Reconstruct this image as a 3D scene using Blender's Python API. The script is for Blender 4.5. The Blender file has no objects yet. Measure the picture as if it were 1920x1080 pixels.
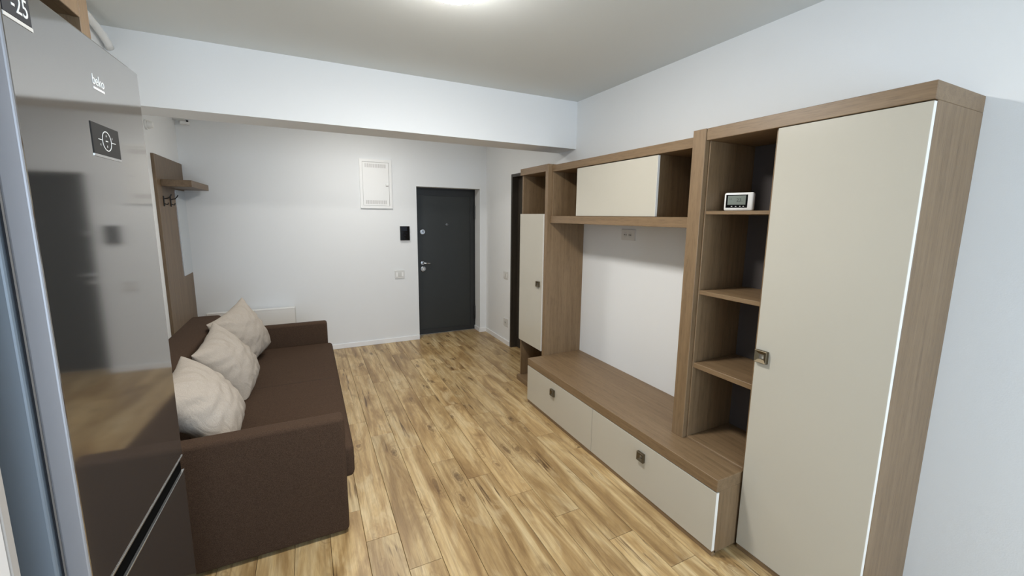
import bpy, bmesh, math, random
from mathutils import Vector, Matrix, noise as mnoise

random.seed(7)
S = bpy.context.scene
COL = S.collection

# ------------------------------------------------------------------ camera
CAM_LOC = Vector((0, 0, 1.65))
F_PX = 782.2
Rv = Vector((0.89377399, -0.44833919, 0.01264974))
Uv = Vector((0.05725369, 0.1420184, 0.98820685))
Fv = Vector((0.44484836, 0.88250934, -0.15260143))
cam_data = bpy.data.cameras.new('camera')
cam = bpy.data.objects.new('camera', cam_data)
COL.objects.link(cam)
M = Matrix((Rv, Uv, -Fv)).transposed().to_4x4()
M.translation = CAM_LOC
cam.matrix_world = M
cam_data.sensor_width = 36
cam_data.lens = F_PX / 1920 * 36
cam_data.shift_x = (960 - 969.57) / 1920
cam_data.shift_y = (527.0 - 540) / 1920
cam_data.clip_start = 0.02
S.camera = cam

# ------------------------------------------------------------------ world, light, exposure
world = bpy.data.worlds.new('world')
S.world = world
world.use_nodes = True
world.node_tree.nodes['Background'].inputs[0].default_value = (0.72, 0.86, 1.0, 1)
world.node_tree.nodes['Background'].inputs[1].default_value = 1.2
S.view_settings.view_transform = 'Standard'
S.view_settings.look = 'None'
S.view_settings.gamma = 1
S.view_settings.use_curve_mapping = False
S.view_settings.exposure = 0.24
S.cycles.max_bounces = 8
S.cycles.diffuse_bounces = 5
S.cycles.glossy_bounces = 4
S.cycles.caustics_reflective = False
S.cycles.caustics_refractive = False
S.cycles.sample_clamp_indirect = 6

def area_light(name, loc, rot, sx, sy, power, col):
    d = bpy.data.lights.new(name, 'AREA')
    d.shape = 'RECTANGLE'
    d.size = sx
    d.size_y = sy
    d.energy = power
    d.color = col
    o = bpy.data.objects.new(name, d)
    o.location = loc
    o.rotation_euler = rot
    COL.objects.link(o)
    return o

# daylight coming in through the window behind the camera
DAY = area_light('window_daylight', (0.75, -2.32, 1.3), (math.radians(90), 0, 0), 2.3, 2.2, 80, (0.67, 0.82, 1.0))
LAMP_EMIT = 150.0
HALL_EMIT = 62.0

# ------------------------------------------------------------------ helpers
def lin(c):
    c = c / 255
    return c / 12.92 if c <= 0.04045 else ((c + 0.055) / 1.055) ** 2.4

def rgb(r, g, b):
    return (lin(r), lin(g), lin(b), 1)

def new_mat(name):
    m = bpy.data.materials.new(name)
    m.use_nodes = True
    nt = m.node_tree
    return m, nt, nt.nodes['Principled BSDF']

def plain(name, col, rough=0.5, metal=0.0, spec=0.5, coat=0.0, bump=0.0, bscale=300, vary=0.0, vscale=4):
    m, nt, b = new_mat(name)
    b.inputs['Base Color'].default_value = col
    b.inputs['Roughness'].default_value = rough
    b.inputs['Metallic'].default_value = metal
    b.inputs['Specular IOR Level'].default_value = spec
    b.inputs['Coat Weight'].default_value = coat
    b.inputs['Coat Roughness'].default_value = 0.08
    tc = nt.nodes.new('ShaderNodeTexCoord')
    if bump:
        n = nt.nodes.new('ShaderNodeTexNoise')
        n.inputs['Scale'].default_value = bscale
        n.inputs['Detail'].default_value = 3
        bp = nt.nodes.new('ShaderNodeBump')
        bp.inputs['Strength'].default_value = bump
        bp.inputs['Distance'].default_value = 0.002
        nt.links.new(tc.outputs['Object'], n.inputs['Vector'])
        nt.links.new(n.outputs['Fac'], bp.inputs['Height'])
        nt.links.new(bp.outputs['Normal'], b.inputs['Normal'])
    n2 = nt.nodes.new('ShaderNodeTexNoise')
    n2.inputs['Scale'].default_value = vscale
    n2.inputs['Detail'].default_value = 3
    nt.links.new(tc.outputs['Object'], n2.inputs['Vector'])
    mx = nt.nodes.new('ShaderNodeMix')
    mx.data_type = 'RGBA'
    v = max(vary, 0.005)
    mx.inputs[6].default_value = (col[0] * (1 - v), col[1] * (1 - v), col[2] * (1 - v), 1)
    mx.inputs[7].default_value = (min(1, col[0] * (1 + v)), min(1, col[1] * (1 + v)), min(1, col[2] * (1 + v)), 1)
    nt.links.new(n2.outputs['Fac'], mx.inputs[0])
    nt.links.new(mx.outputs[2], b.inputs['Base Color'])
    return m

def emit(name, col, strength):
    m, nt, b = new_mat(name)
    b.inputs['Base Color'].default_value = (0.9, 0.9, 0.9, 1)
    b.inputs['Emission Color'].default_value = col
    b.inputs['Emission Strength'].default_value = strength
    return m

def ramp(nt, stops):
    r = nt.nodes.new('ShaderNodeValToRGB')
    while len(r.color_ramp.elements) < len(stops):
        r.color_ramp.elements.new(0.5)
    for e, (p, c) in zip(r.color_ramp.elements, stops):
        e.position = p
        e.color = c
    return r

def scaled_coord(nt, src, scale):
    mp = nt.nodes.new('ShaderNodeMapping')
    mp.inputs['Scale'].default_value = scale
    nt.links.new(src, mp.inputs['Vector'])
    return mp.outputs['Vector']

def random_object_coord(nt):
    tc = nt.nodes.new('ShaderNodeTexCoord')
    oi = nt.nodes.new('ShaderNodeObjectInfo')
    wn = nt.nodes.new('ShaderNodeTexWhiteNoise')
    wn.noise_dimensions = '1D'
    nt.links.new(oi.outputs['Random'], wn.inputs['W'])
    sc = nt.nodes.new('ShaderNodeVectorMath')
    sc.operation = 'SCALE'
    sc.inputs['Scale'].default_value = 40
    nt.links.new(wn.outputs['Color'], sc.inputs[0])
    ad = nt.nodes.new('ShaderNodeVectorMath')
    ad.operation = 'ADD'
    nt.links.new(tc.outputs['Object'], ad.inputs[0])
    nt.links.new(sc.outputs[0], ad.inputs[1])
    return ad.outputs[0], oi.outputs['Random']

def mixc(nt, fac, a, b, mode='MIX'):
    mx = nt.nodes.new('ShaderNodeMix')
    mx.data_type = 'RGBA'
    mx.blend_type = mode
    for sock, v in ((0, fac), (6, a), (7, b)):
        if isinstance(v, (float, int, tuple)):
            mx.inputs[sock].default_value = v
        else:
            nt.links.new(v, mx.inputs[sock])
    return mx.outputs[2]

def tex_noise(nt, vec, scale, detail=4, distortion=0.0, rough=0.55):
    n = nt.nodes.new('ShaderNodeTexNoise')
    n.inputs['Scale'].default_value = scale
    n.inputs['Detail'].default_value = detail
    n.inputs['Distortion'].default_value = distortion
    n.inputs['Roughness'].default_value = rough
    nt.links.new(vec, n.inputs['Vector'])
    return n.outputs['Fac']

def maprange(nt, v, a, b, c, d):
    n = nt.nodes.new('ShaderNodeMapRange')
    n.inputs['From Min'].default_value = a
    n.inputs['From Max'].default_value = b
    n.inputs['To Min'].default_value = c
    n.inputs['To Max'].default_value = d
    nt.links.new(v, n.inputs['Value'])
    return n.outputs['Result']

def laminate(name, axis, dark, mid, light, rough=0.45):
    """printed oak laminate, grain along the given axis"""
    m, nt, b = new_mat(name)
    vec, rnd = random_object_coord(nt)
    across, along = 38.0, 1.6
    sc = [across] * 3
    sc[axis] = along
    v1 = scaled_coord(nt, vec, sc)
    sc2 = [260.0] * 3
    sc2[axis] = 14.0
    v2 = scaled_coord(nt, vec, sc2)
    n1 = tex_noise(nt, v1, 1.0, 5, 0.5, 0.6)
    n2 = tex_noise(nt, v2, 1.0, 3, 0.2, 0.6)
    r1 = ramp(nt, [(0.25, dark), (0.5, mid), (0.78, light)])
    nt.links.new(n1, r1.inputs[0])
    f2 = maprange(nt, n2, 0.35, 0.65, 0.0, 1.0)
    c = mixc(nt, f2, r1.outputs[0], mid, 'MIX')
    c2 = mixc(nt, 0.55, r1.outputs[0], c)
    pore = maprange(nt, n2, 0.30, 0.50, 0.62, 1.0)
    cc = nt.nodes.new('ShaderNodeCombineColor')
    for i in range(3):
        nt.links.new(pore, cc.inputs[i])
    c3 = mixc(nt, 0.7, c2, cc.outputs[0], 'MULTIPLY')
    nt.links.new(c3, b.inputs['Base Color'])
    b.inputs['Roughness'].default_value = rough
    bp = nt.nodes.new('ShaderNodeBump')
    bp.inputs['Strength'].default_value = 0.15
    bp.inputs['Distance'].default_value = 0.001
    nt.links.new(n2, bp.inputs['Height'])
    nt.links.new(bp.outputs['Normal'], b.inputs['Normal'])
    return m

LD, LM, LL = rgb(104, 83, 59), rgb(125, 102, 75), rgb(142, 119, 91)
LAM = [laminate('brown_oak_laminate_' + 'xyz'[i], i, LD, LM, LL) for i in range(3)]
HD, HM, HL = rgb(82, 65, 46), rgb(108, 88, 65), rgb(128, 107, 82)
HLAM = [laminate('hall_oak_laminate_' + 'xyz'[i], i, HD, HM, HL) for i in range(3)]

def floor_mat():
    m, nt, b = new_mat('light_oak_floor')
    vec, rnd = random_object_coord(nt)
    # broad cathedral streaks
    a = tex_noise(nt, scaled_coord(nt, vec, (8.5, 1.0, 1)), 1.0, 6, 1.0, 0.6)
    # cloud patches
    p = tex_noise(nt, scaled_coord(nt, vec, (6.5, 2.1, 1)), 1.0, 4, 1.0, 0.6)
    # fine grain
    g = tex_noise(nt, scaled_coord(nt, vec, (170, 7, 1)), 1.0, 3, 0.4, 0.6)
    # knots
    vo = nt.nodes.new('ShaderNodeTexVoronoi')
    vo.inputs['Scale'].default_value = 1.0
    wv = nt.nodes.new('ShaderNodeVectorMath')
    wv.operation = 'ADD'
    nt.links.new(scaled_coord(nt, vec, (7.5, 2.6, 1)), wv.inputs[0])
    nn = nt.nodes.new('ShaderNodeTexNoise')
    nn.inputs['Scale'].default_value = 14
    nt.links.new(vec, nn.inputs['Vector'])
    s2 = nt.nodes.new('ShaderNodeVectorMath')
    s2.operation = 'SCALE'
    s2.inputs['Scale'].default_value = 0.35
    nt.links.new(nn.outputs['Color'], s2.inputs[0])
    nt.links.new(s2.outputs[0], wv.inputs[1])
    nt.links.new(wv.outputs[0], vo.inputs['Vector'])
    knot = maprange(nt, vo.outputs['Distance'], 0.03, 0.17, 1.0, 0.0)
    # ring lines
    wave = nt.nodes.new('ShaderNodeTexWave')
    wave.wave_type = 'BANDS'
    wave.bands_direction = 'X'
    wave.inputs['Scale'].default_value = 1.0
    wave.inputs['Distortion'].default_value = 9.0
    wave.inputs['Detail'].default_value = 3
    wave.inputs['Detail Scale'].default_value = 1.2
    nt.links.new(scaled_coord(nt, vec, (7, 0.7, 1)), wave.inputs['Vector'])
    r = ramp(nt, [(0.30, rgb(134, 105, 67)), (0.43, rgb(169, 139, 94)), (0.54, rgb(194, 166, 119)), (0.70, rgb(213, 191, 148))])
    nt.links.new(a, r.inputs[0])
    c = r.outputs[0]
    c = mixc(nt, maprange(nt, p, 0.52, 0.70, 0.0, 0.75), c, rgb(139, 110, 72))
    c = mixc(nt, maprange(nt, p, 0.46, 0.30, 0.0, 0.65), c, rgb(214, 194, 153))
    c = mixc(nt, maprange(nt, wave.outputs['Fac'], 0.0, 0.3, 0.26, 0.0), c, rgb(132, 104, 71))
    # growth rings bending around the knots
    sn_ = nt.nodes.new('ShaderNodeMath'); sn_.operation = 'MULTIPLY'; sn_.inputs[1].default_value = 62.0
    nt.links.new(vo.outputs['Distance'], sn_.inputs[0])
    si_ = nt.nodes.new('ShaderNodeMath'); si_.operation = 'SINE'
    nt.links.new(sn_.outputs[0], si_.inputs[0])
    rg = nt.nodes.new('ShaderNodeMath'); rg.operation = 'MULTIPLY'
    nt.links.new(maprange(nt, si_.outputs[0], 0.2, 1.0, 0.0, 0.5), rg.inputs[0])
    nt.links.new(maprange(nt, vo.outputs['Distance'], 0.15, 0.42, 1.0, 0.0), rg.inputs[1])
    c = mixc(nt, rg.outputs[0], c, rgb(118, 90, 58))
    # dark checks and cracks that follow the grain in the darker areas
    k1 = tex_noise(nt, scaled_coord(nt, vec, (46, 2.4, 1)), 1.0, 2, 0.8, 0.5)
    k2 = tex_noise(nt, scaled_coord(nt, vec, (5.0, 1.7, 1)), 1.0, 2, 0.3, 0.5)
    mm = nt.nodes.new('ShaderNodeMath')
    mm.operation = 'MULTIPLY'
    nt.links.new(maprange(nt, k1, 0.60, 0.68, 0.0, 0.85), mm.inputs[0])
    nt.links.new(maprange(nt, k2, 0.48, 0.60, 0.0, 1.0), mm.inputs[1])
    c = mixc(nt, mm.outputs[0], c, rgb(84, 60, 36))
    c = mixc(nt, maprange(nt, knot, 0.0, 1.0, 0.0, 0.85), c, rgb(82, 58, 36))
    c = mixc(nt, maprange(nt, g, 0.30, 0.55, 0.30, 0.0), c, rgb(112, 84, 52))
    # plank to plank tone
    hs = nt.nodes.new('ShaderNodeHueSaturation')
    nt.links.new(maprange(nt, rnd, 0, 1, 0.88, 1.1), hs.inputs['Value'])
    nt.links.new(c, hs.inputs['Color'])
    nt.links.new(hs.outputs['Color'], b.inputs['Base Color'])
    b.inputs['Roughness'].default_value = 0.36
    b.inputs['Specular IOR Level'].default_value = 0.45
    bp = nt.nodes.new('ShaderNodeBump')
    bp.inputs['Strength'].default_value = 0.12
    bp.inputs['Distance'].default_value = 0.001
    nt.links.new(g, bp.inputs['Height'])
    nt.links.new(bp.outputs['Normal'], b.inputs['Normal'])
    return m

def fabric(name, c1, c2, scale, bump, rough=0.95, sheen=0.0, wr=0.0):
    m, nt, b = new_mat(name)
    tc = nt.nodes.new('ShaderNodeTexCoord')
    n = tex_noise(nt, tc.outputs['Object'], scale, 4, 0.0, 0.7)
    r = ramp(nt, [(0.35, c1), (0.65, c2)])
    nt.links.new(n, r.inputs[0])
    nt.links.new(r.outputs[0], b.inputs['Base Color'])
    b.inputs['Roughness'].default_value = rough
    b.inputs['Specular IOR Level'].default_value = 0.15
    b.inputs['Sheen Weight'].default_value = sheen
    b.inputs['Sheen Roughness'].default_value = 0.5
    bp = nt.nodes.new('ShaderNodeBump')
    bp.inputs['Strength'].default_value = bump
    bp.inputs['Distance'].default_value = 0.002
    nt.links.new(n, bp.inputs['Height'])
    last = bp
    if wr:
        n2 = tex_noise(nt, scaled_coord(nt, tc.outputs['Object'], (9, 22, 9)), 1.0, 3, 1.5, 0.5)
        b2 = nt.nodes.new('ShaderNodeBump')
        b2.inputs['Strength'].default_value = wr
        b2.inputs['Distance'].default_value = 0.02
        nt.links.new(n2, b2.inputs['Height'])
        nt.links.new(bp.outputs['Normal'], b2.inputs['Normal'])
        last = b2
    nt.links.new(last.outputs['Normal'], b.inputs['Normal'])
    return m

def brushed(name, col, rough):
    m, nt, b = new_mat(name)
    tc = nt.nodes.new('ShaderNodeTexCoord')
    n = tex_noise(nt, scaled_coord(nt, tc.outputs['Object'], (20, 4, 900)), 1.0, 3, 0, 0.6)
    b.inputs['Base Color'].default_value = col
    b.inputs['Metallic'].default_value = 0.94
    nt.links.new(maprange(nt, n, 0.3, 0.7, rough * 0.98, rough * 1.02), b.inputs['Roughness'])
    return m

MW = plain('white_wall_paint', rgb(231, 233, 234), 0.85, spec=0.2, bump=0.15, bscale=220)
MC = plain('white_ceiling_paint', rgb(219, 222, 220), 0.9, spec=0.15)
MFLOOR = floor_mat()
MGAP = plain('dark_joint', rgb(62, 46, 30), 0.9)
MSKIRT = plain('white_skirting', rgb(238, 239, 240), 0.35)
MCREAM = plain('cream_gloss_front', rgb(187, 182, 169), 0.22, spec=0.5, vary=0.01)
MCREDGE = plain('white_edge_band', rgb(236, 234, 228), 0.4)
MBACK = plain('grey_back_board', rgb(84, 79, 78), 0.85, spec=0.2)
MBACK2 = plain('niche_shade_brown_back_board', rgb(62, 48, 37), 0.85, spec=0.2)  # brown set extra dark, putting the niche shade into the board colour
MBRONZE = plain('aged_bronze', rgb(104, 94, 76), 0.38, metal=0.85)
MSOFA = fabric("brown_woven_fabric", rgb(50, 37, 29), rgb(85, 67, 53), 420, 0.5, sheen=0.0)
MSEAM = plain('dark_seam', rgb(44, 32, 26), 0.9)
MPIL = fabric('taupe_linen', rgb(160, 150, 139), rgb(188, 179, 168), 500, 0.25, wr=0.35)
MSTEEL = brushed('dark_brushed_steel', (0.38, 0.37, 0.36, 1), 0.07)
MSTEELS = plain('steel_door_side', (0.34, 0.34, 0.36, 1), 0.42, metal=0.5)
MFBODY = plain('grey_fridge_side', rgb(128, 136, 144), 0.4, metal=0.25)
MGASKET = plain('dark_gasket', rgb(22, 24, 30), 0.6)
MBRIGHT = plain('bright_trim', rgb(205, 205, 205), 0.25, metal=0.9)
MBLACKGL = plain('black_glass', rgb(10, 11, 13), 0.08)
MDISP = plain('charcoal_display', rgb(38, 37, 36), 0.45, spec=0.25)
MRECESS = plain('black_recess', rgb(8, 8, 8), 0.9, spec=0.03)
MPLATE = plain('switch_plate_plastic', rgb(214, 213, 210), 0.4)
MNAVY = plain('navy_badge', rgb(18, 22, 32), 0.5, spec=0.25)
MWHITEP = plain('white_plastic', rgb(236, 236, 234), 0.35)
MGREYP = plain('light_grey_plastic', rgb(205, 205, 202), 0.5)
MLCD = plain('grey_lcd', rgb(122, 130, 122), 0.3)
MDOOR = plain('anthracite_door', rgb(47, 49, 48), 0.42, spec=0.4, bump=0.2, bscale=500, vary=0.03)
MDOORF = plain('anthracite_frame', rgb(38, 39, 39), 0.45)
MBLACK = plain('black_metal', rgb(16, 16, 16), 0.5)
MCHROME = plain('satin_chrome', rgb(205, 208, 212), 0.22, metal=1.0)
MWENGE = laminate('dark_wenge', 2, rgb(38, 34, 29), rgb(58, 52, 44), rgb(72, 66, 57))
MMIRROR = plain('mirror_glass', (0.88, 0.91, 0.92, 1), 0.02, metal=1.0)
MKITCH = plain('white_kitchen_front', rgb(225, 223, 222), 0.35)
MKEDGE = plain('grey_edge_band', rgb(172, 167, 162), 0.5)
MLAMP = emit('lamp_diffuser_glow', (1.0, 0.975, 0.93, 1), LAMP_EMIT)
MRIM = emit('lamp_rim_glow', (1.0, 0.97, 0.92, 1), 5.0)
MHLAMP = emit('hall_lamp_diffuser_glow', (1.0, 0.965, 0.91, 1), HALL_EMIT)
MINK = plain('dark_lcd_segments', rgb(60, 66, 62), 0.5)
MPRINT = plain('white_print', rgb(225, 228, 228), 0.5)

def tag(o, label=None, cat=None, group=None, kind=None):
    if label: o['label'] = label
    if cat: o['category'] = cat
    if group: o['group'] = group
    if kind: o['kind'] = kind
    return o

def thing(name, loc, label, cat, group=None, rot=None):
    o = bpy.data.objects.new(name, None)
    o.empty_display_size = 0.05
    COL.objects.link(o)
    o.location = loc
    if rot: o.rotation_euler = rot
    return tag(o, label, cat, group)

def wloc(o):
    """position of an object's origin in the world (parents here are only moved, or placed as a whole)"""
    v = Vector((0, 0, 0))
    while o is not None:
        v = v + o.location
        o = o.parent
    return v

def link(name, me, mat, parent=None, loc=(0, 0, 0), smooth=False):
    o = bpy.data.objects.new(name, me)
    COL.objects.link(o)
    if mat is not None and not me.materials:
        me.materials.append(mat)
    if smooth:
        for p in me.polygons: p.use_smooth = True
    loc = Vector(loc)
    if parent is not None:
        o.parent = parent
        loc = loc - wloc(parent)
    o.location = loc
    return o

def bm_mesh(bm, name):
    me = bpy.data.meshes.new(name)
    bm.normal_update()
    bm.to_mesh(me)
    bm.free()
    return me

def box_bm(sx, sy, sz, bevel=0.0, seg=1):
    bm = bmesh.new()
    bmesh.ops.create_cube(bm, size=1)
    for v in bm.verts:
        v.co = Vector((v.co.x * sx, v.co.y * sy, v.co.z * sz))
    if bevel > 0:
        bevel = min(bevel, 0.45 * min(sx, sy, sz))
        bmesh.ops.bevel(bm, geom=bm.edges[:], offset=bevel, segments=seg, profile=0.5, affect='EDGES')
    return bm

def box(name, x, y, z, mat, parent=None, bevel=0.0015, seg=1, smooth=False):
    """axis-aligned box given by world ranges"""
    c = Vector(((x[0] + x[1]) / 2, (y[0] + y[1]) / 2, (z[0] + z[1]) / 2))
    bm = box_bm(abs(x[1] - x[0]), abs(y[1] - y[0]), abs(z[1] - z[0]), bevel, seg)
    return link(name, bm_mesh(bm, name), mat, parent, c, smooth)

def boxes(name, lst, mat, parent=None):
    """several boxes that together are ONE solid piece (a wall around an opening, a frame)"""
    bm = bmesh.new()
    lo = Vector((min(min(b[0]) for b in lst), min(min(b[1]) for b in lst), min(min(b[2]) for b in lst)))
    for x, y, z in lst:
        r = bmesh.ops.create_cube(bm, size=1)
        for v in r['verts']:
            v.co = Vector(((x[0] + x[1]) / 2 + v.co.x * (x[1] - x[0]), (y[0] + y[1]) / 2 + v.co.y * (y[1] - y[0]),
                           (z[0] + z[1]) / 2 + v.co.z * (z[1] - z[0]))) - lo
    return link(name, bm_mesh(bm, name), mat, parent, lo)

def cyl(name, p, axis, r, h, mat, parent=None, r2=None, seg=32, bevel=0.0):
    bm = bmesh.new()
    bmesh.ops.create_cone(bm, cap_ends=True, segments=seg, radius1=r, radius2=r if r2 is None else r2, depth=h)
    if bevel:
        ed = [e for e in bm.edges if len(e.link_faces) == 2 and any(len(f.verts) > 4 for f in e.link_faces)]
        bmesh.ops.bevel(bm, geom=ed, offset=bevel, segments=2, profile=0.5, affect='EDGES')
    q = Vector((0, 0, 1)).rotation_difference(Vector(axis).normalized()).to_matrix()
    bmesh.ops.transform(bm, matrix=q.to_4x4(), verts=bm.verts)
    me = bm_mesh(bm, name)
    for pl in me.polygons: pl.use_smooth = len(pl.vertices) == 4
    return link(name, me, mat, parent, p)

def tube(name, pts, r, mat, parent=None, seg=10):
    """swept round bar through world points"""
    pts = [Vector(p) for p in pts]
    c = pts[0].copy()
    bm = bmesh.new()
    rings = []
    for i, p in enumerate(pts):
        d = (pts[min(i + 1, len(pts) - 1)] - pts[max(i - 1, 0)]).normalized()
        a = d.orthogonal().normalized() if i == 0 else (rings[-1][1] - d * rings[-1][1].dot(d)).normalized()
        b = d.cross(a)
        rr = r[i] if isinstance(r, (list, tuple)) else r
        rings.append(([bm.verts.new(p - c + (a * math.cos(t) + b * math.sin(t)) * rr) for t in [2 * math.pi * k / seg for k in range(seg)]], a))
    for (ra, _), (rb, _) in zip(rings, rings[1:]):
        for k in range(seg):
            bm.faces.new((ra[k], ra[(k + 1) % seg], rb[(k + 1) % seg], rb[k]))
    bm.faces.new(rings[0][0][::-1])
    bm.faces.new(rings[-1][0])
    bmesh.ops.recalc_face_normals(bm, faces=bm.faces)
    me = bm_mesh(bm, name)
    return link(name, me, mat, parent, c, True)

def text_mesh(name, body, size, mat, parent, loc, right, up, extrude=0.0004, align='CENTER', sx=1.0):
    cu = bpy.data.curves.new(name, 'FONT')
    cu.body = body
    cu.size = size
    cu.extrude = extrude
    cu.align_x = align
    cu.align_y = 'CENTER'
    cu.resolution_u = 3
    tmp = bpy.data.objects.new('tmp_text', cu)
    COL.objects.link(tmp)
    dg = bpy.context.evaluated_depsgraph_get()
    me = bpy.data.meshes.new_from_object(tmp.evaluated_get(dg))
    bpy.data.objects.remove(tmp)
    bpy.data.curves.remove(cu)
    right, up = Vector(right).normalized(), Vector(up).normalized()
    mm = Matrix((right, up, right.cross(up))).transposed().to_4x4()
    me.transform(mm @ Matrix.Diagonal((sx, 1, 1, 1)))
    me.materials.clear()
    return link(name, me, mat, parent, loc)

# ------------------------------------------------------------------ the room
XW, XL, XLH = 2.251, -0.96, -1.116          # right wall, left wall, left wall of the hall
YB, YR = 5.446, -2.2                         # door wall, window wall
HC = 2.678
YM, YM2, ZM = 3.301, 3.601, 2.267           # beam
T = 0.12
FE = -0.014

fl = box('floor', (XLH - 0.1, XW + 0.25), (YR - 0.1, YB + 0.35), (-0.06, FE), MGAP, bevel=0)
tag(fl, 'light oak laminate plank floor of the living room and hall', 'floor', kind='structure')

def plank_mesh(w, l):
    g, ch, h = 0.0009, 0.0013, 0.0135
    x, y = w / 2 - g, l / 2 - g
    vs, fs = [], []
    for zz, ins in ((-h, 0), (-ch * 0.8, 0), (0, ch)):
        vs += [(-x + ins, -y + ins, zz), (x - ins, -y + ins, zz), (x - ins, y - ins, zz), (-x + ins, y - ins, zz)]
    for k in (0, 4):
        for i in range(4):
            fs.append((k + i, k + (i + 1) % 4, k + 4 + (i + 1) % 4, k + 4 + i))
    fs.append((8, 9, 10, 11))
    me = bpy.data.meshes.new('plank')
    me.from_pydata(vs, [], fs)
    me.materials.append(MFLOOR)
    return me

PW, PL = 0.1612, 1.3225
pm_cache = {}
k0 = math.floor((XLH - 0.18) / PW)
for k in range(k0, 14):
    xa, xb = 0.182 + PW * k, 0.182 + PW * (k + 1)
    xa, xb = max(xa, XLH - 0.01), min(xb, XW + 0.24)
    if xb - xa < 0.02: continue
    j = 2.033 - 0.2645 * k
    j -= math.floor((j - YR) / PL) * PL
    ys = [YR]
    while j < YB + 0.2:
        if j - ys[-1] > 0.05: ys.append(j)
        j += PL
    ys.append(YB + 0.2)
    for ya, yb in zip(ys, ys[1:]):
        key = (round(xb - xa, 4), round(yb - ya, 3))
        if key not in pm_cache: pm_cache[key] = plank_mesh(xb - xa, yb - ya)
        link('plank', pm_cache[key], MFLOOR, fl, ((xa + xb) / 2, (ya + yb) / 2, 0))

ce = box('ceiling', (XLH - 0.1, XW + 0.1), (YR - 0.1, YB + 0.1), (HC, HC + 0.12), MC, bevel=0)
tag(ce, 'plain white painted ceiling over living room and hall', 'ceiling', kind='structure')

DX1, DX2, DZ = 1.286, 2.156, 2.017
wb = boxes('wall_back', [((XLH - T, DX1), (YB, YB + 0.3), (-0.05, HC)), ((DX2, XW + T), (YB, YB + 0.3), (-0.05, HC)),
                         ((DX1, DX2), (YB, YB + 0.3), (DZ, HC))], MW)
tag(wb, 'white painted wall around the dark entrance door', 'wall', kind='structure')
FY0, FY1, FZ = 3.78, 4.648, 2.151
wr = boxes('wall_right', [((XW, XW + T), (YR - T, FY0), (-0.05, HC)), ((XW, XW + T), (FY1, YB), (-0.05, HC)),
                          ((XW, XW + T), (FY0, FY1), (FZ, HC))], MW)
tag(wr, 'white painted long wall behind the brown wall unit', 'wall', kind='structure')
wl = boxes('wall_left', [((XL - T - 0.1, XL), (YR - T, YM2), (-0.05, HC))], MW)
tag(wl, 'white painted wall behind fridge and sofa', 'wall', kind='structure')
wh = boxes('wall_hall', [((XLH - T, XLH), (YM2, YB), (-0.05, HC))], MW)
tag(wh, 'white painted side wall of the hall behind the coat rack panel', 'wall', kind='structure')
WX0, WX1, WZ0, WZ1 = -0.4, 1.9, 0.2, 2.4
wre = boxes('wall_rear', [((XL, WX0), (YR - T, YR), (-0.05, HC)), ((WX1, XW), (YR - T, YR), (-0.05, HC)),
                          ((WX0, WX1), (YR - T, YR), (-0.05, WZ0)), ((WX0, WX1), (YR - T, YR), (WZ1, HC))], MW)
tag(wre, 'white painted wall with the window opposite the entrance', 'wall', kind='structure')
bmn = box('wall_beam', (XLH, XW), (YM, YM2), (ZM, HC), MW, bevel=0)
tag(bmn, 'white dropped ceiling beam between living room and hall', 'beam', kind='structure')
wn = bpy.data.objects.new('window_1', None)
COL.objects.link(wn)
wn.location = (0.75, YR, WZ0)
tag(wn, 'white framed window behind the camera', 'window', kind='structure')
boxes('window_frame', [((WX0, WX1), (YR - 0.08, YR - 0.02), (WZ0, WZ0 + 0.05)), ((WX0, WX1), (YR - 0.08, YR - 0.02), (WZ1 - 0.05, WZ1)),
                       ((WX0, WX0 + 0.05), (YR - 0.08, YR - 0.02), (WZ0 + 0.05, WZ1 - 0.05)), ((WX1 - 0.05, WX1), (YR - 0.08, YR - 0.02), (WZ0 + 0.05, WZ1 - 0.05)),
                       ((0.72, 0.79), (YR - 0.08, YR - 0.02), (WZ0 + 0.05, WZ1 - 0.05))], MWHITEP, wn)

def skirting(name, x, y, label, parent=None):
    o = box(name, x, y, (0, 0.062), MSKIRT, bevel=0.004, seg=2)
    return tag(o, label, 'skirting board', kind='structure')
skirting('baseboard_back', (XLH, DX1), (YB - 0.012, YB), 'white skirting board left of the entrance door')
skirting('baseboard_corner', (DX2, XW), (YB - 0.012, YB), 'short white skirting piece right of the entrance door')
skirting('baseboard_reveal', (DX2 - 0.012, DX2), (YB - 0.012, YB + 0.195), 'white skirting inside the entrance door reveal')
skirting('baseboard_right', (XW - 0.012, XW), (FY1 + 0.005, YB - 0.012), 'white skirting board on the right hall wall')
skirting('baseboard_near', (XW - 0.012, XW), (YR, 0.66), 'white skirting board on the wall right of the wardrobe')
skirting('baseboard_left', (XLH, XLH + 0.012), (YM2, YB - 0.012), 'white skirting board under the coat rack panel')

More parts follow.
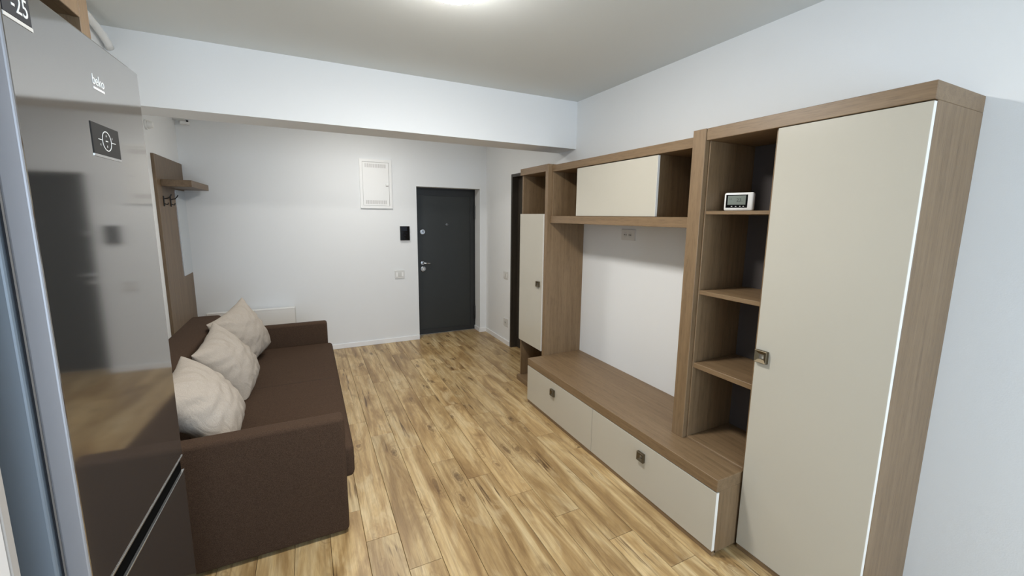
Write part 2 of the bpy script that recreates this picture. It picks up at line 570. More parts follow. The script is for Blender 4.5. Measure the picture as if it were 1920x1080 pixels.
# ---- entrance door
YD = 5.646
d1 = bpy.data.objects.new('door_1', None)
COL.objects.link(d1)
d1.location = (1.72, YD, 0)
tag(d1, 'anthracite metal entrance door with chrome locks', 'door', kind='structure')
boxes('door_frame', [((DX1, DX1 + 0.035), (YD - 0.012, YD + 0.05), (0, DZ)), ((DX2 - 0.03, DX2), (YD - 0.012, YD + 0.05), (0, DZ)),
                     ((DX1 + 0.035, DX2 - 0.03), (YD - 0.012, YD + 0.05), (DZ - 0.03, DZ))], MBLACK, d1)
leaf = box('door_leaf', (DX1 + 0.028, DX2 - 0.022), (YD - 0.008, YD + 0.045), (0.012, DZ - 0.025), MDOOR, d1, bevel=0.004, seg=2)
boxes('door_rim', [((DX1 + 0.028, DX1 + 0.06), (YD - 0.016, YD - 0.008), (0.012, DZ - 0.03)), ((DX2 - 0.075, DX2 - 0.024), (YD - 0.016, YD - 0.008), (0.012, DZ - 0.03)),
                   ((DX1 + 0.06, DX2 - 0.075), (YD - 0.016, YD - 0.008), (DZ - 0.10, DZ - 0.03)), ((DX1 + 0.06, DX2 - 0.075), (YD - 0.016, YD - 0.008), (0.012, 0.075))], MDOORF, d1)
box('door_threshold', (DX1, DX2), (YD - 0.035, YD + 0.05), (0, 0.012), MCHROME, d1)
for zc in (0.26, 1.70):
    cyl('hinge', (DX2 - 0.012, YD - 0.022, zc), (0, 0, 1), 0.011, 0.19, MBLACK, d1, bevel=0.002)
lk = cyl('lock_rose', (1.396, YD - 0.024, 1.432), (0, 1, 0), 0.036, 0.026, MCHROME, d1, bevel=0.006)
box('key_slot', (1.395, 1.405), (YD - 0.040, YD - 0.034), (1.424, 1.448), MBLACK, lk, bevel=0.001)
lk2 = cyl('lock_rose', (1.396, YD - 0.024, 0.930), (0, 1, 0), 0.036, 0.026, MCHROME, d1, bevel=0.006)
cyl('lock_cylinder', (1.396, YD - 0.040, 0.930), (0, 1, 0), 0.015, 0.012, MGREYP, lk2, bevel=0.002)
hr = cyl('handle_rose', (1.390, YD - 0.02, 1.010), (0, 1, 0), 0.026, 0.02, MCHROME, d1, bevel=0.004)
tube('door_handle', [(1.390, YD - 0.022, 1.012), (1.390, YD - 0.06, 1.012), (1.405, YD - 0.07, 1.012), (1.44, YD - 0.07, 1.009), (1.50, YD - 0.066, 1.006)],
     [0.010, 0.010, 0.011, 0.010, 0.006], MCHROME, d1)
ph = cyl('peephole', (1.739, YD - 0.020, 1.530), (0, 1, 0), 0.017, 0.012, MCHROME, d1, bevel=0.003)
cyl('lens', (1.739, YD - 0.027, 1.530), (0, 1, 0), 0.008, 0.004, MBLACKGL, ph)

# ---- inner door on the right hall wall (mostly hidden by the wall unit)
d2 = bpy.data.objects.new('door_2', None)
COL.objects.link(d2)
d2.location = (XW, 4.2, 0)
tag(d2, 'dark wenge framed inner door beside the wall unit', 'door', kind='structure')
boxes('door_frame', [((XW - 0.004, XW + T), (FY1 - 0.035, FY1), (0, FZ)), ((XW - 0.004, XW + T), (FY0, FY0 + 0.035), (0, FZ)),
                     ((XW - 0.004, XW + T), (FY0 + 0.035, FY1 - 0.035), (FZ - 0.035, FZ))], MWENGE, d2)
box('door_leaf', (XW + 0.075, XW + 0.115), (FY0 + 0.035, FY1 - 0.035), (0.005, FZ - 0.035), MWENGE, d2)

# ------------------------------------------------------------------ wall unit: square ring handle
def handle(parent, x, y, z, s=0.054):
    """square bronze ring handle on a front that faces -x"""
    bm = bmesh.new()
    o, i, t = s / 2, s * 0.2, 0.016
    prof = [(o, 0.0), (o, -t), (o * 0.93, -t * 1.12), (i * 1.12, -t * 0.62), (i, -t * 0.5), (i, 0.0)]
    rings = [[bm.verts.new((px, a * q, b * q)) for a, b in ((-1, -1), (1, -1), (1, 1), (-1, 1))] for q, px in prof]
    for n in range(len(rings)):
        ra, rb = rings[n], rings[(n + 1) % len(rings)]
        for k in range(4):
            bm.faces.new((ra[k], ra[(k + 1) % 4], rb[(k + 1) % 4], rb[k]))
    bmesh.ops.recalc_face_normals(bm, faces=bm.faces)
    h = link('handle', bm_mesh(bm, 'handle'), MBRONZE, parent, (x, y, z))
    box('handle_lip', (x - 0.006, x), (y + i * 0.45, y + i), (z - i, z + i), MBRIGHT, h, bevel=0)
    h['label'] = 'square aged bronze ring handle'
    return h

def front(name, y, z, x0, parent, th=0.018, band=True):
    """cream gloss front whose visible face is at x0, with a white band on its near edge"""
    f = box(name, (x0, x0 + th), (y[0] + 0.0012, y[1]), z, MCREAM, parent, bevel=0.001)
    if band: box('edge_band', (x0 + 0.0006, x0 + th), (y[0], y[0] + 0.0012), (z[0] + 0.001, z[1] - 0.001), MCREDGE, f, bevel=0)
    return f

G = 'modules of the brown oak wall unit'
# ---- narrow cabinet
XN = 1.862
nc = thing('narrow_cabinet', (2.05, 3.4, 0), 'narrow tall brown oak cabinet with long cream door beside the dark door frame', 'cabinet', G)
ZT = 2.096
box('post', (XN, XW), (3.133, 3.178), (0, ZT), LAM[2], nc)
box('side_panel', (XN + 0.022, XW), (3.628, 3.648), (0, 2.036), LAM[2], nc)
box('top_panel', (XN, XW), (3.178, 3.650), (2.036, ZT), LAM[1], nc)
box('shelf', (XN + 0.025, XW - 0.01), (3.178, 3.628), (1.655, 1.675), LAM[1], nc)
box('shelf', (XN + 0.025, XW - 0.01), (3.178, 3.628), (0.437, 0.457), LAM[1], nc)
box('base_panel', (XN - 0.012, XW - 0.01), (3.178, 3.655), (0, 0.05), LAM[1], nc)
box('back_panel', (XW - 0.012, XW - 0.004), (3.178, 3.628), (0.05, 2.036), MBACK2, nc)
nd = front('door', (3.196, 3.642), (0.430, 1.676), XN, nc)
handle(nd, XN, 3.262, 1.045, 0.052)

# ---- hanging cabinet over the television niche
hcab = thing('wall_cabinet', (2.08, 2.38, 1.6), 'long hanging oak wall cabinet with cream flap between two open niches', 'cabinet', G)
XH = 1.898
HY0, HY1 = 1.638, 3.131
box('top_panel', (XH, XW), (HY0, HY1), (2.030, 2.085), LAM[1], hcab)
box('bottom_panel', (XH - 0.012, XW), (HY0, HY1 - 0.003), (1.600, 1.659), LAM[1], hcab)
box('side_panel', (XH + 0.004, XW), (HY1 - 0.018, HY1), (1.659, 2.030), LAM[2], hcab)
box('side_panel', (XH + 0.02, XW), (HY0, HY0 + 0.018), (1.659, 2.030), LAM[2], hcab)
box('divider', (XH + 0.02, XW - 0.01), (2.735, 2.753), (1.659, 2.030), LAM[2], hcab)
box('divider', (XH + 0.02, XW - 0.01), (1.930, 1.948), (1.659, 2.030), LAM[2], hcab)
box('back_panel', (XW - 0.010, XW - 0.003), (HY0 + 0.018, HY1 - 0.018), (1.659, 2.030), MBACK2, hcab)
front('flap_door', (1.922, 2.760), (1.661, 2.024), XH + 0.002, hcab)

# ---- bench
XB = 1.6955
BY0, BY1, BZ = 1.197, 3.150, 0.410
bn = thing('tv_bench', (1.95, 2.17, 0), 'low brown oak TV bench with two cream drawers', 'tv bench', G)
box('bench_top', (XB, XW), (BY0 + 0.0, BY1 - 0.018), (0.347, BZ), LAM[1], bn, bevel=0.002)
box('side_panel', (XB + 0.018, XW), (BY0, BY0 + 0.02), (0.012, 0.347), LAM[2], bn)
box('side_panel', (XB + 0.018, 1.858), (BY1 - 0.04, BY1 - 0.02), (0.012, 0.347), LAM[2], bn)
box('plinth', (XB + 0.004, XB + 0.03), (BY0, BY1 - 0.02), (0, 0.026), LAM[1], bn)
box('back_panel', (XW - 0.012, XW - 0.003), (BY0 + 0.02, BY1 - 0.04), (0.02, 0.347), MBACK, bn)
for ya, yb, yh in ((BY0, 2.1815, 1.699), (2.184, BY1 - 0.018, 2.697)):
    dr = front('drawer_front', (ya, yb), (0.028, 0.343), XB, bn, band=ya < 1.5)
    handle(dr, XB, yh, 0.258)

# ---- wardrobe with open shelf column
XF = 1.862
wd = thing('wardrobe', (2.05, 1.1, 0), 'large brown oak wardrobe with one cream door and open shelf column', 'wardrobe', G)
WY0, WYD, WYP0, WYP1, WZT = 0.673, 1.187, 1.556, 1.637, 2.108
box('top_panel', (XF, XW), (WY0, WYP0), (2.048, WZT), LAM[1], wd, bevel=0.002)
box('side_panel', (XF + 0.018, XW), (WY0, WY0 + 0.02), (0.0, 2.048), LAM[2], wd)
box('post', (XF - 0.006, XW), (WYP0, WYP1), (BZ, WZT), LAM[2], wd, bevel=0.002)
box('side_panel', (XF + 0.022, XW), (WYP0 - 0.010, WYP0), (BZ, 2.048), LAM[2], wd)
box('divider', (XF + 0.02, XW - 0.01), (WYD - 0.002, WYD + 0.016), (BZ, 2.048), LAM[2], wd)
box('divider', (XF + 0.02, XW), (WYD - 0.022, WYD - 0.004), (0.02, 2.048), LAM[2], wd)
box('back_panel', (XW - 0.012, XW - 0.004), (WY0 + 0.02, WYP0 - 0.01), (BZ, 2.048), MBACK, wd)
box('plinth', (XF + 0.002, XF + 0.03), (WY0 + 0.002, WYD - 0.004), (0, 0.024), LAM[1], wd)
for za, zb in ((1.674, 1.692), (1.246, 1.268), (0.832, 0.860)):
    box('shelf', (XF + 0.024, XW - 0.012), (WYD + 0.016, WYP0 - 0.010), (za, zb), LAM[1], wd)
box('bottom_shelf', (XF + 0.02, XW - 0.012), (WYD + 0.016, WYP0 - 0.010), (BZ, BZ + 0.012), LAM[1], wd)
wdoor = front('door', (WY0 + 0.002, WYD - 0.002), (0.027, 2.044), XF, wd)
handle(wdoor, XF, 1.151, 1.022, 0.058)

# ------------------------------------------------------------------ sofa
sf = thing('sofa', (-0.4, 3.27, 0), 'dark brown fabric sofa with low box arms', 'sofa')
def soft(name, x, y, z, r, mat, parent, seg=4, crown=0.0):
    o = box(name, x, y, z, mat, parent, bevel=r, seg=seg, smooth=True)
    if crown:
        me = o.data
        bm = bmesh.new(); bm.from_mesh(me)
        bmesh.ops.subdivide_edges(bm, edges=[e for e in bm.edges if e.calc_length() > 0.2], cuts=9, use_grid_fill=True)
        hx, hy, hz = (x[1] - x[0]) / 2, (y[1] - y[0]) / 2, (z[1] - z[0]) / 2
        for v in bm.verts:
            if v.co.z > hz * 0.5:
                v.co.z += crown * (1 - (v.co.x / hx) ** 2) * (1 - (v.co.y / hy) ** 4)
        bm.to_mesh(me); bm.free()
        for p in me.polygons: p.use_smooth = True
    return o
SX0 = -0.92
soft('arm', (SX0, 0.116), (2.140, 2.237), (0.012, 0.640), 0.021, MSOFA, sf)
soft('arm', (SX0, 0.128), (4.302, 4.400), (0.012, 0.628), 0.021, MSOFA, sf)
soft('base', (SX0, 0.085), (2.237, 4.302), (0.012, 0.245), 0.008, MSOFA, sf, 2)
soft('seat_cushion', (-0.74, 0.163), (2.240, 4.300), (0.245, 0.428), 0.030, MSOFA, sf, 4)
soft('backrest', (SX0, -0.705), (2.240, 4.345), (0.250, 0.772), 0.026, MSOFA, sf, 4)
box('seat_seam', (-0.70, 0.134), (3.309, 3.3125), (0.40, 0.4286), MSEAM, sf, bevel=0)
box('seat_seam', (0.1615, 0.1636), (3.309, 3.3125), (0.27, 0.399), MSEAM, sf, bevel=0)

# ------------------------------------------------------------------ pillows
def pillow(label, c, u, v, s, half, seed, rnd_=0.06, su=None):
    lift = 0.0
    su = su or s
    u, v = Vector(u).normalized(), Vector(v)
    v = (v - u * v.dot(u)).normalized()
    w = u.cross(v)                       # points to the back here
    n = 34
    bm = bmesh.new()
    grid = {}
    rnd = random.Random(seed)
    for side in (1, -1):
        for i in range(n + 1):
            for j in range(n + 1):
                a, b = -1 + 2 * i / n, -1 + 2 * j / n
                if side == -1 and (i in (0, n) or j in (0, n)):
                    grid[side, i, j] = grid[1, i, j]
                    continue
                pa = a * (1 - 0.05 * (1 - b * b) * abs(a) ** 1.5)
                pb = b * (1 - (0.11 if b < 0 else 0.05) * (1 - a * a) * abs(b) ** 1.5)
                q = rnd_ * (max(0, b) * abs(a)) ** 4
                pa, pb = pa * (1 - q), pb * (1 - q)
                th = ((1 - abs(a) ** 2.2) * (1 - abs(b) ** 2.2)) ** 0.62
                z = half * th * side
                # folds running in from the corners and edges
                d = min(1 - abs(a), 1 - abs(b))
                ang = math.atan2(b, a)
                fold = math.sin(ang * 14 + 3 * mnoise.noise(Vector((a * 2, b * 2, seed)))) * 0.0065 * math.exp(-((d - 0.22) / 0.2) ** 2)
                fold += 0.013 * mnoise.noise(Vector((a * 1.7 + seed, b * 3.2, side * 2.0))) * th
                fold += 0.009 * mnoise.noise(Vector((a * 3 + b * 5, b * 4 - a * 2, seed + side))) * th
                z += fold * side
                grid[side, i, j] = bm.verts.new(u * (pa * su / 2) + v * (pb * s / 2) + w * z)
        for i in range(n):
            for j in range(n):
                q = [grid[side, i, j], grid[side, i + 1, j], grid[side, i + 1, j + 1], grid[side, i, j + 1]]
                bm.faces.new(q if side == 1 else q[::-1])
    # pressed flat where it rests on the seat, the backrest and the arms
    cc = Vector(c)
    for vtx in bm.verts:
        p = vtx.co + cc
        p.z = max(p.z, 0.4315)
        if p.z < 0.776: p.x = max(p.x, -0.7015)
        if p.z < 0.645: p.y = min(max(p.y, 2.241), 4.298)
        vtx.co = p - cc
    bmesh.ops.recalc_face_normals(bm, faces=bm.faces)
    me = bm_mesh(bm, 'pillow')
    o = link('pillow', me, MPIL, None, Vector(c) + Vector((0, 0, lift)), True)
    sub = o.modifiers.new('smooth', 'SUBSURF')
    sub.levels = 1
    sub.render_levels = 1
    tag(o, label, 'pillow', 'taupe cushions on the brown sofa')
    # piped seam along the rim
    return o
pillow('taupe linen cushion nearest the fridge, leaning on the sofa back', (-0.530, 2.590, 0.656), (0.0, 0.995, 0.05), (0.26, -0.06, -0.36), 0.475, 0.12, 1, 0.12, 0.54)
pillow('middle taupe linen cushion of the three on the sofa', (-0.522, 3.313, 0.640), (0.094, 0.975, 0.203), (0.526, 0.124, -0.841), 0.485, 0.12, 5)
pillow('taupe linen cushion standing up on one corner by the far sofa arm', (-0.516, 3.950, 0.672), (0.394, 0.884, 0.253), (0.41, 0.078, -0.909), 0.485, 0.115, 9)

# ------------------------------------------------------------------ fridge
FX, FY0_, FY1_, FZT = -0.4345, 1.062, 1.664, 2.050
fr = thing('fridge', (FX, FY0_, 0), 'tall dark steel fridge freezer with small display beside the sofa', 'fridge')
box('body', (-0.935, FX - 0.048), (FY0_ + 0.003, FY1_ - 0.003), (0.02, FZT - 0.005), MFBODY, fr, bevel=0.006, seg=3)
box('gasket', (FX - 0.050, FX - 0.037), (FY0_ + 0.012, FY1_ - 0.012), (0.06, FZT - 0.02), MGASKET, fr, bevel=0)
def fridge_door(za, zb):
    dd = box('door', (FX - 0.037, FX), (FY0_, FY1_), (za, zb), MSTEEL, fr, bevel=0.0045, seg=3, smooth=False)
    dd.data.materials.append(MSTEELS)
    for p in dd.data.polygons:
        if p.normal.y < -0.6: p.material_index = 1
    box('door_liner', (FX - 0.0395, FX - 0.0365), (FY0_ + 0.002, FY1_ - 0.002), (za + 0.004, zb - 0.004), MBRIGHT, dd, bevel=0)
    return dd
ud = fridge_door(0.846, FZT)
ld = fridge_door(0.05, 0.792)
box('handle_strip', (FX - 0.006, FX + 0.0015), (FY0_ + 0.004, FY1_ - 0.004), (0.8405, 0.8468), MBRIGHT, ud, bevel=0.001)
box('handle_strip', (FX - 0.006, FX + 0.0015), (FY0_ + 0.004, FY1_ - 0.004), (0.7910, 0.7942), MBRIGHT, ld, bevel=0.001)
box('grip_recess', (FX - 0.037, FX - 0.007), (FY0_ + 0.006, FY1_ - 0.006), (0.7925, 0.8455), MRECESS, fr, bevel=0)
# control display
Y0 = FY0_
dp = box('display', (FX - 0.0005, FX + 0.0015), (Y0 + 0.263, Y0 + 0.407), (1.783, 1.854), MDISP, ud, bevel=0.0005)
box('display_trim', (FX - 0.0005, FX + 0.002), (Y0 + 0.263, Y0 + 0.407), (1.777, 1.783), MBRIGHT, dp, bevel=0.0005)
def ring(name, c, ry, rz, w, mat, parent):
    bm = bmesh.new()
    n = 40
    A = [[bm.verts.new((0, (ry + k) * math.cos(2 * math.pi * i / n), (rz + k) * math.sin(2 * math.pi * i / n))) for i in range(n)] for k in (-w / 2, w / 2)]
    B = [[bm.verts.new((0.0006, v.co.y, v.co.z)) for v in row] for row in A]
    for i in range(n):
        j = (i + 1) % n
        bm.faces.new((B[0][i], B[1][i], B[1][j], B[0][j]))
        bm.faces.new((A[0][i], B[0][i], B[0][j], A[0][j]))
        bm.faces.new((A[1][i], A[1][j], B[1][j], B[1][i]))
    return link(name, bm_mesh(bm, name), mat, parent, c)
XD = FX + 0.0015
ring('dial_ring', (XD, Y0 + 0.3345, 1.8185), 0.0235, 0.0225, 0.0018, MPRINT, dp)
for ya, yb in ((Y0 + 0.291, Y0 + 0.311), (Y0 + 0.358, Y0 + 0.382)):
    box('dial_line', (XD, XD + 0.0006), (ya, yb), (1.8178, 1.8193), MPRINT, dp, bevel=0)
box('dial_mark', (XD, XD + 0.0006), (Y0 + 0.3285, Y0 + 0.3405), (1.8174, 1.8196), MPRINT, dp, bevel=0)
text_mesh('dial_symbol', 'A', 0.008, MGREYP, dp, (XD, Y0 + 0.3345, 1.831), (0, 1, 0), (0, 0, 1))
text_mesh('dial_symbol', '8', 0.008, MGREYP, dp, (XD, Y0 + 0.3345, 1.806), (0, 1, 0), (0, 0, 1))
text_mesh('dial_symbol', 'E', 0.007, MGREYP, dp, (XD, Y0 + 0.366, 1.829), (0, 1, 0), (0, 0, 1))
text_mesh('dial_symbol', 'q', 0.007, MGREYP, dp, (XD, Y0 + 0.300, 1.808), (0, 1, 0), (0, 0, 1))
# maker's lettering
lg = text_mesh('logo', 'beko', 0.033, MPRINT, ud, (FX + 0.0003, Y0 + 0.333, 1.9545), (0, 1, 0), (0, 0, 1), 0.0006, sx=0.92)
box('logo_bar', (FX, FX + 0.0008), (Y0 + 0.305, Y0 + 0.361), (1.934, 1.939), MPRINT, lg, bevel=0)
# freezer badge
bd = box('badge', (FX, FX + 0.0008), (FY0_ + 0.006, Y0 + 0.086), (1.983, 2.046), MNAVY, ud, bevel=0.0003)
box('badge_trim', (FX, FX + 0.0012), (FY0_ + 0.005, Y0 + 0.088), (1.975, 1.982), MGREYP, bd, bevel=0.0003)
text_mesh('badge_number', '-25', 0.046, MPRINT, bd, (FX + 0.0010, Y0 + 0.080, 2.0065), (0, 1, 0), (0, 0, 1), 0.0004, 'RIGHT', 0.82)

fr.rotation_euler = (0, 0, -0.031)

# ---- cabinet around and above the fridge
oc = thing('over_fridge_cabinet', (-0.75, 1.40, 0), 'brown oak kitchen cabinet mounted above the fridge', 'cabinet')
CX = -0.537
box('side_panel', (-0.958, CX), (1.700, 1.760), (0, 2.63), LAM[2], oc)
box('side_panel', (-0.958, CX), (1.010, 1.030), (2.08, 2.63), LAM[2], oc)
box('bottom_panel', (-0.958, CX - 0.018), (1.030, 1.700), (2.192, 2.212), LAM[1], oc)
box('top_panel', (-0.958, CX - 0.018), (1.030, 1.700), (2.61, 2.63), LAM[1], oc)
box('back_panel', (-0.958, -0.948), (1.030, 1.700), (2.08, 2.61), MGASKET, oc)
box('door', (CX - 0.018, CX), (1.032, 1.698), (2.190, 2.63), LAM[2], oc)

# ---- tall white kitchen cabinet this side of the fridge
kc = thing('kitchen_cabinet', (-0.72, 0.66, 0), 'white tall kitchen cabinet at the edge of view before the fridge', 'cabinet')
box('body', (-0.958, -0.508), (0.36, 0.955), (0.08, 2.05), MKITCH, kc)
box('side_panel', (-0.958, -0.487), (0.955, 0.974), (0.0, 2.05), MKEDGE, kc)
box('door', (-0.508, -0.488), (0.362, 0.952), (0.10, 2.045), MKITCH, kc)
box('plinth', (-0.90, -0.53), (0.36, 0.955), (0, 0.08), MKITCH, kc)

# ---- white exhaust duct on the left wall above the fridge
du = tube('exhaust_duct', [(-0.930, 1.77, 2.635), (-0.930, 2.5, 2.635), (-0.930, 3.02, 2.632), (-0.930, 3.12, 2.618), (-0.930, 3.20, 2.600), (-0.930, 3.26, 2.580), (-0.930, 3.29, 2.560)], 0.019, MWHITEP, None, 16)
tag(du, 'white plastic duct running along the wall above the fridge', 'duct')

# ------------------------------------------------------------------ coat rack on the hall wall
cr = thing('coat_rack', (-1.1, 5.0, 0), 'brown oak coat rack panel with shelf and mirror in the hall', 'coat rack')
box('panel', (XLH, XLH + 0.022), (4.545, 5.438), (0.10, 2.133), HLAM[2], cr)
box('shelf', (XLH + 0.022, -0.880), (4.655, 5.388), (1.872, 1.930), HLAM[1], cr)
mi = box('mirror', (XLH + 0.022, XLH + 0.026), (5.075, 5.432), (1.03, 1.862), MMIRROR, cr, bevel=0.001)
for yy in (4.675, 4.885):
    hk = box('hook', (XLH + 0.022, XLH + 0.030), (yy - 0.009, yy + 0.009), (1.70, 1.79), MBLACK, cr, bevel=0.002)
    tube('upper_prong', [(XLH + 0.028, yy, 1.765), (XLH + 0.06, yy, 1.772), (XLH + 0.075, yy, 1.79), (XLH + 0.082, yy, 1.805)], 0.0045, MBLACK, hk)
    tube('lower_prong', [(XLH + 0.028, yy, 1.722), (XLH + 0.05, yy, 1.716), (XLH + 0.056, yy, 1.732)], 0.0045, MBLACK, hk)

# ------------------------------------------------------------------ radiator behind the sofa
ra = thing('radiator', (-0.59, 5.39, 0), 'white panel radiator on the wall behind the sofa', 'radiator')
RX0, RX1 = -1.00, -0.165
box('front_panel', (RX0, RX1), (YB - 0.105, YB - 0.095), (0.10, 0.575), MWHITEP, ra, bevel=0.003, seg=2)
box('back_panel', (RX0, RX1), (YB - 0.05, YB - 0.04), (0.10, 0.575), MWHITEP, ra, bevel=0.003)
box('top_grille', (RX0, RX1), (YB - 0.107, YB - 0.037), (0.573, 0.586), MWHITEP, ra, bevel=0.003)
for xx in (RX0 - 0.001, RX1 - 0.004):
    box('side_cover', (xx, xx + 0.005), (YB - 0.107, YB - 0.037), (0.10, 0.586), MGREYP, ra, bevel=0.001)
for xx in (RX0 + 0.15, RX1 - 0.15):
    box('bracket', (xx, xx + 0.03), (YB - 0.042, YB), (0.2, 0.5), MWHITEP, ra, bevel=0.001)

# ------------------------------------------------------------------ things on the walls
ep = thing('electrical_panel', (0.793, YB, 2.02), 'white metal electrical panel box high on the wall left of the door', 'fuse box')
EX0, EX1, EZ0, EZ1 = 0.607, 0.981, 1.729, 2.312
boxes('frame', [((EX0, EX1), (YB - 0.022, YB), (EZ0, EZ0 + 0.032)), ((EX0, EX1), (YB - 0.022, YB), (EZ1 - 0.032, EZ1)),
                ((EX0, EX0 + 0.032), (YB - 0.022, YB), (EZ0 + 0.032, EZ1 - 0.032)), ((EX1 - 0.032, EX1), (YB - 0.022, YB), (EZ0 + 0.032, EZ1 - 0.032))], MWHITEP, ep)
edoor = box('panel_door', (EX0 + 0.0345, EX1 - 0.0345), (YB - 0.016, YB - 0.004), (EZ0 + 0.0345, EZ1 - 0.0345), MWHITEP, ep, bevel=0.001)
for zc in (EZ1 - 0.075, EZ0 + 0.075):
    vt = boxes('vent_slots', [((0.672 + i * 0.0130, 0.6768 + i * 0.0130), (YB - 0.0166, YB - 0.0155), (zc - 0.022, zc + 0.022)) for i in range(19)], MKEDGE, edoor)
lt = box('latch', (0.905, 0.940), (YB - 0.022, YB - 0.016), (2.005, 2.030), MWHITEP, edoor, bevel=0.003)
box('latch_slot', (0.908, 0.938), (YB - 0.0205, YB - 0.0155), (1.996, 2.003), MKEDGE, edoor, bevel=0.001)

ic = thing('intercom', (1.122, YB, 1.42), 'black glass intercom panel on the wall beside the entrance door', 'intercom')
box('back_box', (1.066, 1.180), (YB - 0.018, YB), (1.326, 1.505), MWHITEP, ic, bevel=0.003)
gl = box('glass_front', (1.062, 1.183), (YB - 0.030, YB - 0.018), (1.332, 1.512), MBLACKGL, ic, bevel=0.003, seg=2)
box('screen', (1.076, 1.150), (YB - 0.0308, YB - 0.0298), (1.452, 1.500), MNAVY, gl, bevel=0)
for xx, zz in ((1.095, 1.425), (1.120, 1.400), (1.145, 1.425), (1.120, 1.362)):
    cyl('button', (xx, YB - 0.0305, zz), (0, 1, 0), 0.005, 0.002, MNAVY, gl, seg=14)

def plate(name, origin, right, w, h, label, cat, kind):
    """wall plate: origin = centre on the wall, right = horizontal direction, sits proud of the wall"""
    right = Vector(right)
    nrm = right.cross(Vector((0, 0, 1)))          # away from the wall, to the room
    t = thing(name, origin, label, cat)
    def bx(nm, a, b, d0, d1, c, e, mat, par):
        p0 = Vector(origin) + right * a + nrm * d0 + Vector((0, 0, c))
        p1 = Vector(origin) + right * b + nrm * d1 + Vector((0, 0, e))
        return box(nm, sorted((p0.x, p1.x)), sorted((p0.y, p1.y)), sorted((p0.z, p1.z)), mat, par, bevel=0.0012)
    fp = bx('frame_plate', -w / 2, w / 2, 0, 0.010, -h / 2, h / 2, MPLATE, t)
    if kind == 'switch':
        bx('rocker', -w * 0.16, w * 0.20, 0.009, 0.013, -h * 0.26, h * 0.26, MGREYP, fp)
        bx('blank_module', -w * 0.38, -w * 0.17, 0.009, 0.0105, -h * 0.26, h * 0.26, MWHITEP, fp)
        bx('blank_module', w * 0.21, w * 0.38, 0.009, 0.0105, -h * 0.26, h * 0.26, MWHITEP, fp)
    else:
        for off in kind:
            c = Vector(origin) + right * (off * w) + nrm * 0.0095
            sk = cyl('socket_well', c, nrm, h * 0.24, 0.003, MGREYP, fp, seg=24)
            for dz in (-0.12, 0.12):
                cyl('pin_hole', c + nrm * 0.0015 + right * (dz * h * 0.9), nrm, 0.0045, 0.002, MBLACK, sk, seg=12)
    return t
plate('light_switch', (1.045, YB, 0.895), (1, 0, 0), 0.121, 0.104, 'white light switch below the intercom on the door wall', 'switch', 'switch')
plate('light_switch', (XW, 4.780, 0.908), (0, -1, 0), 0.125, 0.092, 'white light switch at waist height on right hall wall', 'switch', 'switch')
plate('wall_socket', (XW, 4.768, 0.295), (0, -1, 0), 0.125, 0.10, 'white power socket low on the right hall wall', 'socket', (0.0,))
plate('wall_socket', (XW, 2.535, 1.520), (0, -1, 0), 0.150, 0.084, 'white double power socket in the television niche', 'socket', (-0.2, 0.16))

# ---- sensors under the beam
sn = thing('alarm_sensor', (XLH, 4.508, 2.35), 'small white round sensor on the hall side wall', 'sensor')
cyl('sensor_base', (XLH + 0.008, 4.508, 2.35), (1, 0, 0), 0.040, 0.016, MWHITEP, sn, bevel=0.003)
cyl('sensor_cap', (XLH + 0.034, 4.508, 2.35), (1, 0, 0), 0.034, 0.036, MWHITEP, sn, r2=0.022, bevel=0.004)
s2 = thing('motion_detector', (XLH + 0.05, YB - 0.05, 2.55), 'small white corner motion detector under the beam', 'sensor')
box('bracket', (XLH, XLH + 0.10), (YB - 0.09, YB - 0.05), (2.553, 2.575), MGREYP, s2, bevel=0.003)
bd2 = box('detector_body', (XLH + 0.05, XLH + 0.125), (YB - 0.06, YB), (2.520, 2.558), MWHITEP, s2, bevel=0.008, seg=3)
cyl('lens', (XLH + 0.115, YB - 0.062, 2.552), (0.3, -1, 0), 0.010, 0.008, MBLACK, bd2, seg=14)

# ---- thermostat on the shelf
th = thing('thermostat', (2.0, 1.44, 1.692), 'white room thermostat with grey screen on the top shelf', 'thermostat', rot=(0, 0, 0))
def local_box(name, w, d, h, loc, mat, parent, bevel, seg=2, smooth=False):
    o = link(name, bm_mesh(box_bm(w, d, h, bevel, seg), name), mat, None, (0, 0, 0), smooth)
    o.parent = parent
    o.location = loc
    return o
tb = local_box('housing', 0.142, 0.030, 0.094, (0, 0, 0.0475), MWHITEP, th, 0.011, 4, True)
sp = local_box('screen_bezel', 0.104, 0.002, 0.066, (-0.008, -0.0152, 0.003), MBLACKGL, tb, 0.001)
lc = local_box('lcd', 0.086, 0.001, 0.046, (0, -0.0012, 0.005), MLCD, sp, 0.0003)
def seg_text(body, size, x, z, par):
    t_ = text_mesh('lcd_digits', body, size, MINK, None, (0, 0, 0), (1, 0, 0), (0, 0, 1), 0.0002)
    t_.parent = par
    t_.location = (x, -0.0008, z)
seg_text('23.', 0.024, 0.014, 0.0, lc)
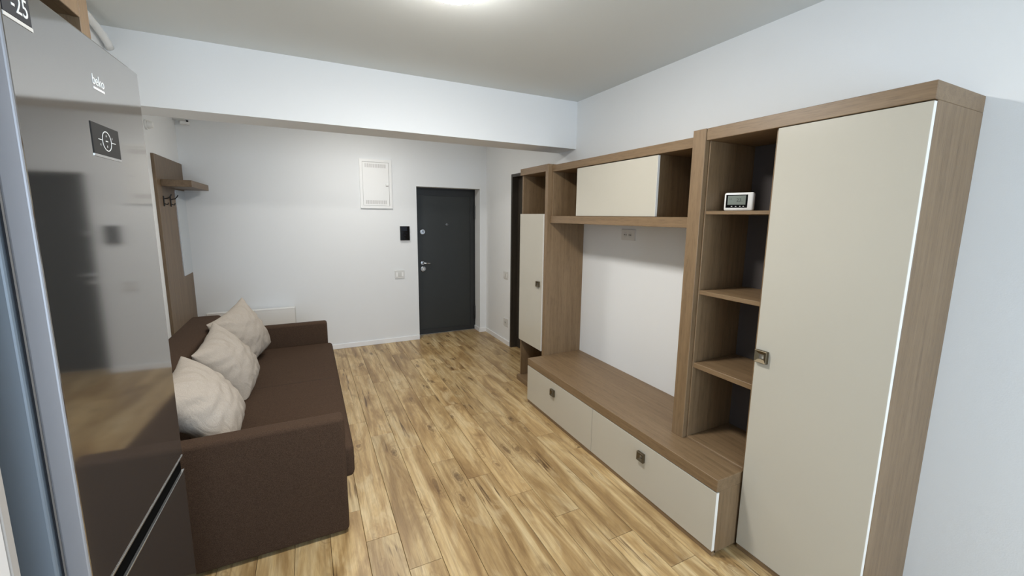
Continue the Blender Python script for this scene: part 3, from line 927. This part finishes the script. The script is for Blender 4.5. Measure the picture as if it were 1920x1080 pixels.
seg_text('12', 0.012, -0.030, 0.006, lc)
for xx in (-0.022, -0.002, 0.018, 0.034):
    local_box('touch_key', 0.007, 0.0008, 0.004, (xx, -0.0012, -0.026), MGREYP, sp, 0.0002)
st = local_box('stand_foot', 0.07, 0.040, 0.008, (0, 0.022, -0.0435), MWHITEP, tb, 0.003)
th.rotation_euler = (0, 0, math.radians(-72))

# ------------------------------------------------------------------ ceiling lamps
def lamp(name, loc, r, mat, label):
    t = thing(name, loc, label, 'ceiling lamp')
    cyl('mounting_plate', (loc[0], loc[1], loc[2] - 0.012), (0, 0, 1), r * 0.93, 0.024, MWHITEP, t, seg=64)
    bm = bmesh.new()
    n, rows = 96, []
    prof = [(1.0, -0.018), (1.02, -0.035), (1.0, -0.052), (0.92, -0.066), (0.7, -0.078), (0.4, -0.085), (0.0, -0.088)]
    for q, z in prof:
        if q == 0:
            rows.append([bm.verts.new((0, 0, z))])
        else:
            rows.append([bm.verts.new((r * q * (1 + 0.016 * q ** 4 * math.cos(24 * 2 * math.pi * i / n)) * math.cos(2 * math.pi * i / n),
                                       r * q * (1 + 0.016 * q ** 4 * math.cos(24 * 2 * math.pi * i / n)) * math.sin(2 * math.pi * i / n), z)) for i in range(n)])
    for ra_, rb_ in zip(rows, rows[1:]):
        for i in range(n):
            j = (i + 1) % n
            if len(rb_) == 1: bm.faces.new((ra_[i], ra_[j], rb_[0]))
            else: bm.faces.new((ra_[i], ra_[j], rb_[j], rb_[i]))
    bmesh.ops.recalc_face_normals(bm, faces=bm.faces)
    dm = bm_mesh(bm, 'diffuser')
    dif = link('diffuser', dm, mat, t, loc, True)
    dm.materials.append(MRIM)
    for p in dm.polygons:
        if p.center.z > -0.050: p.material_index = 1      # scalloped rim, dimmer than the face
    return t
lamp('ceiling_lamp', (0.622, 1.868, HC), 0.155, MLAMP, 'round white scalloped ceiling lamp lit over the living room')
lamp('ceiling_lamp', (0.60, 4.35, HC), 0.16, MHLAMP, 'round white ceiling lamp lit in the hall behind the beam')
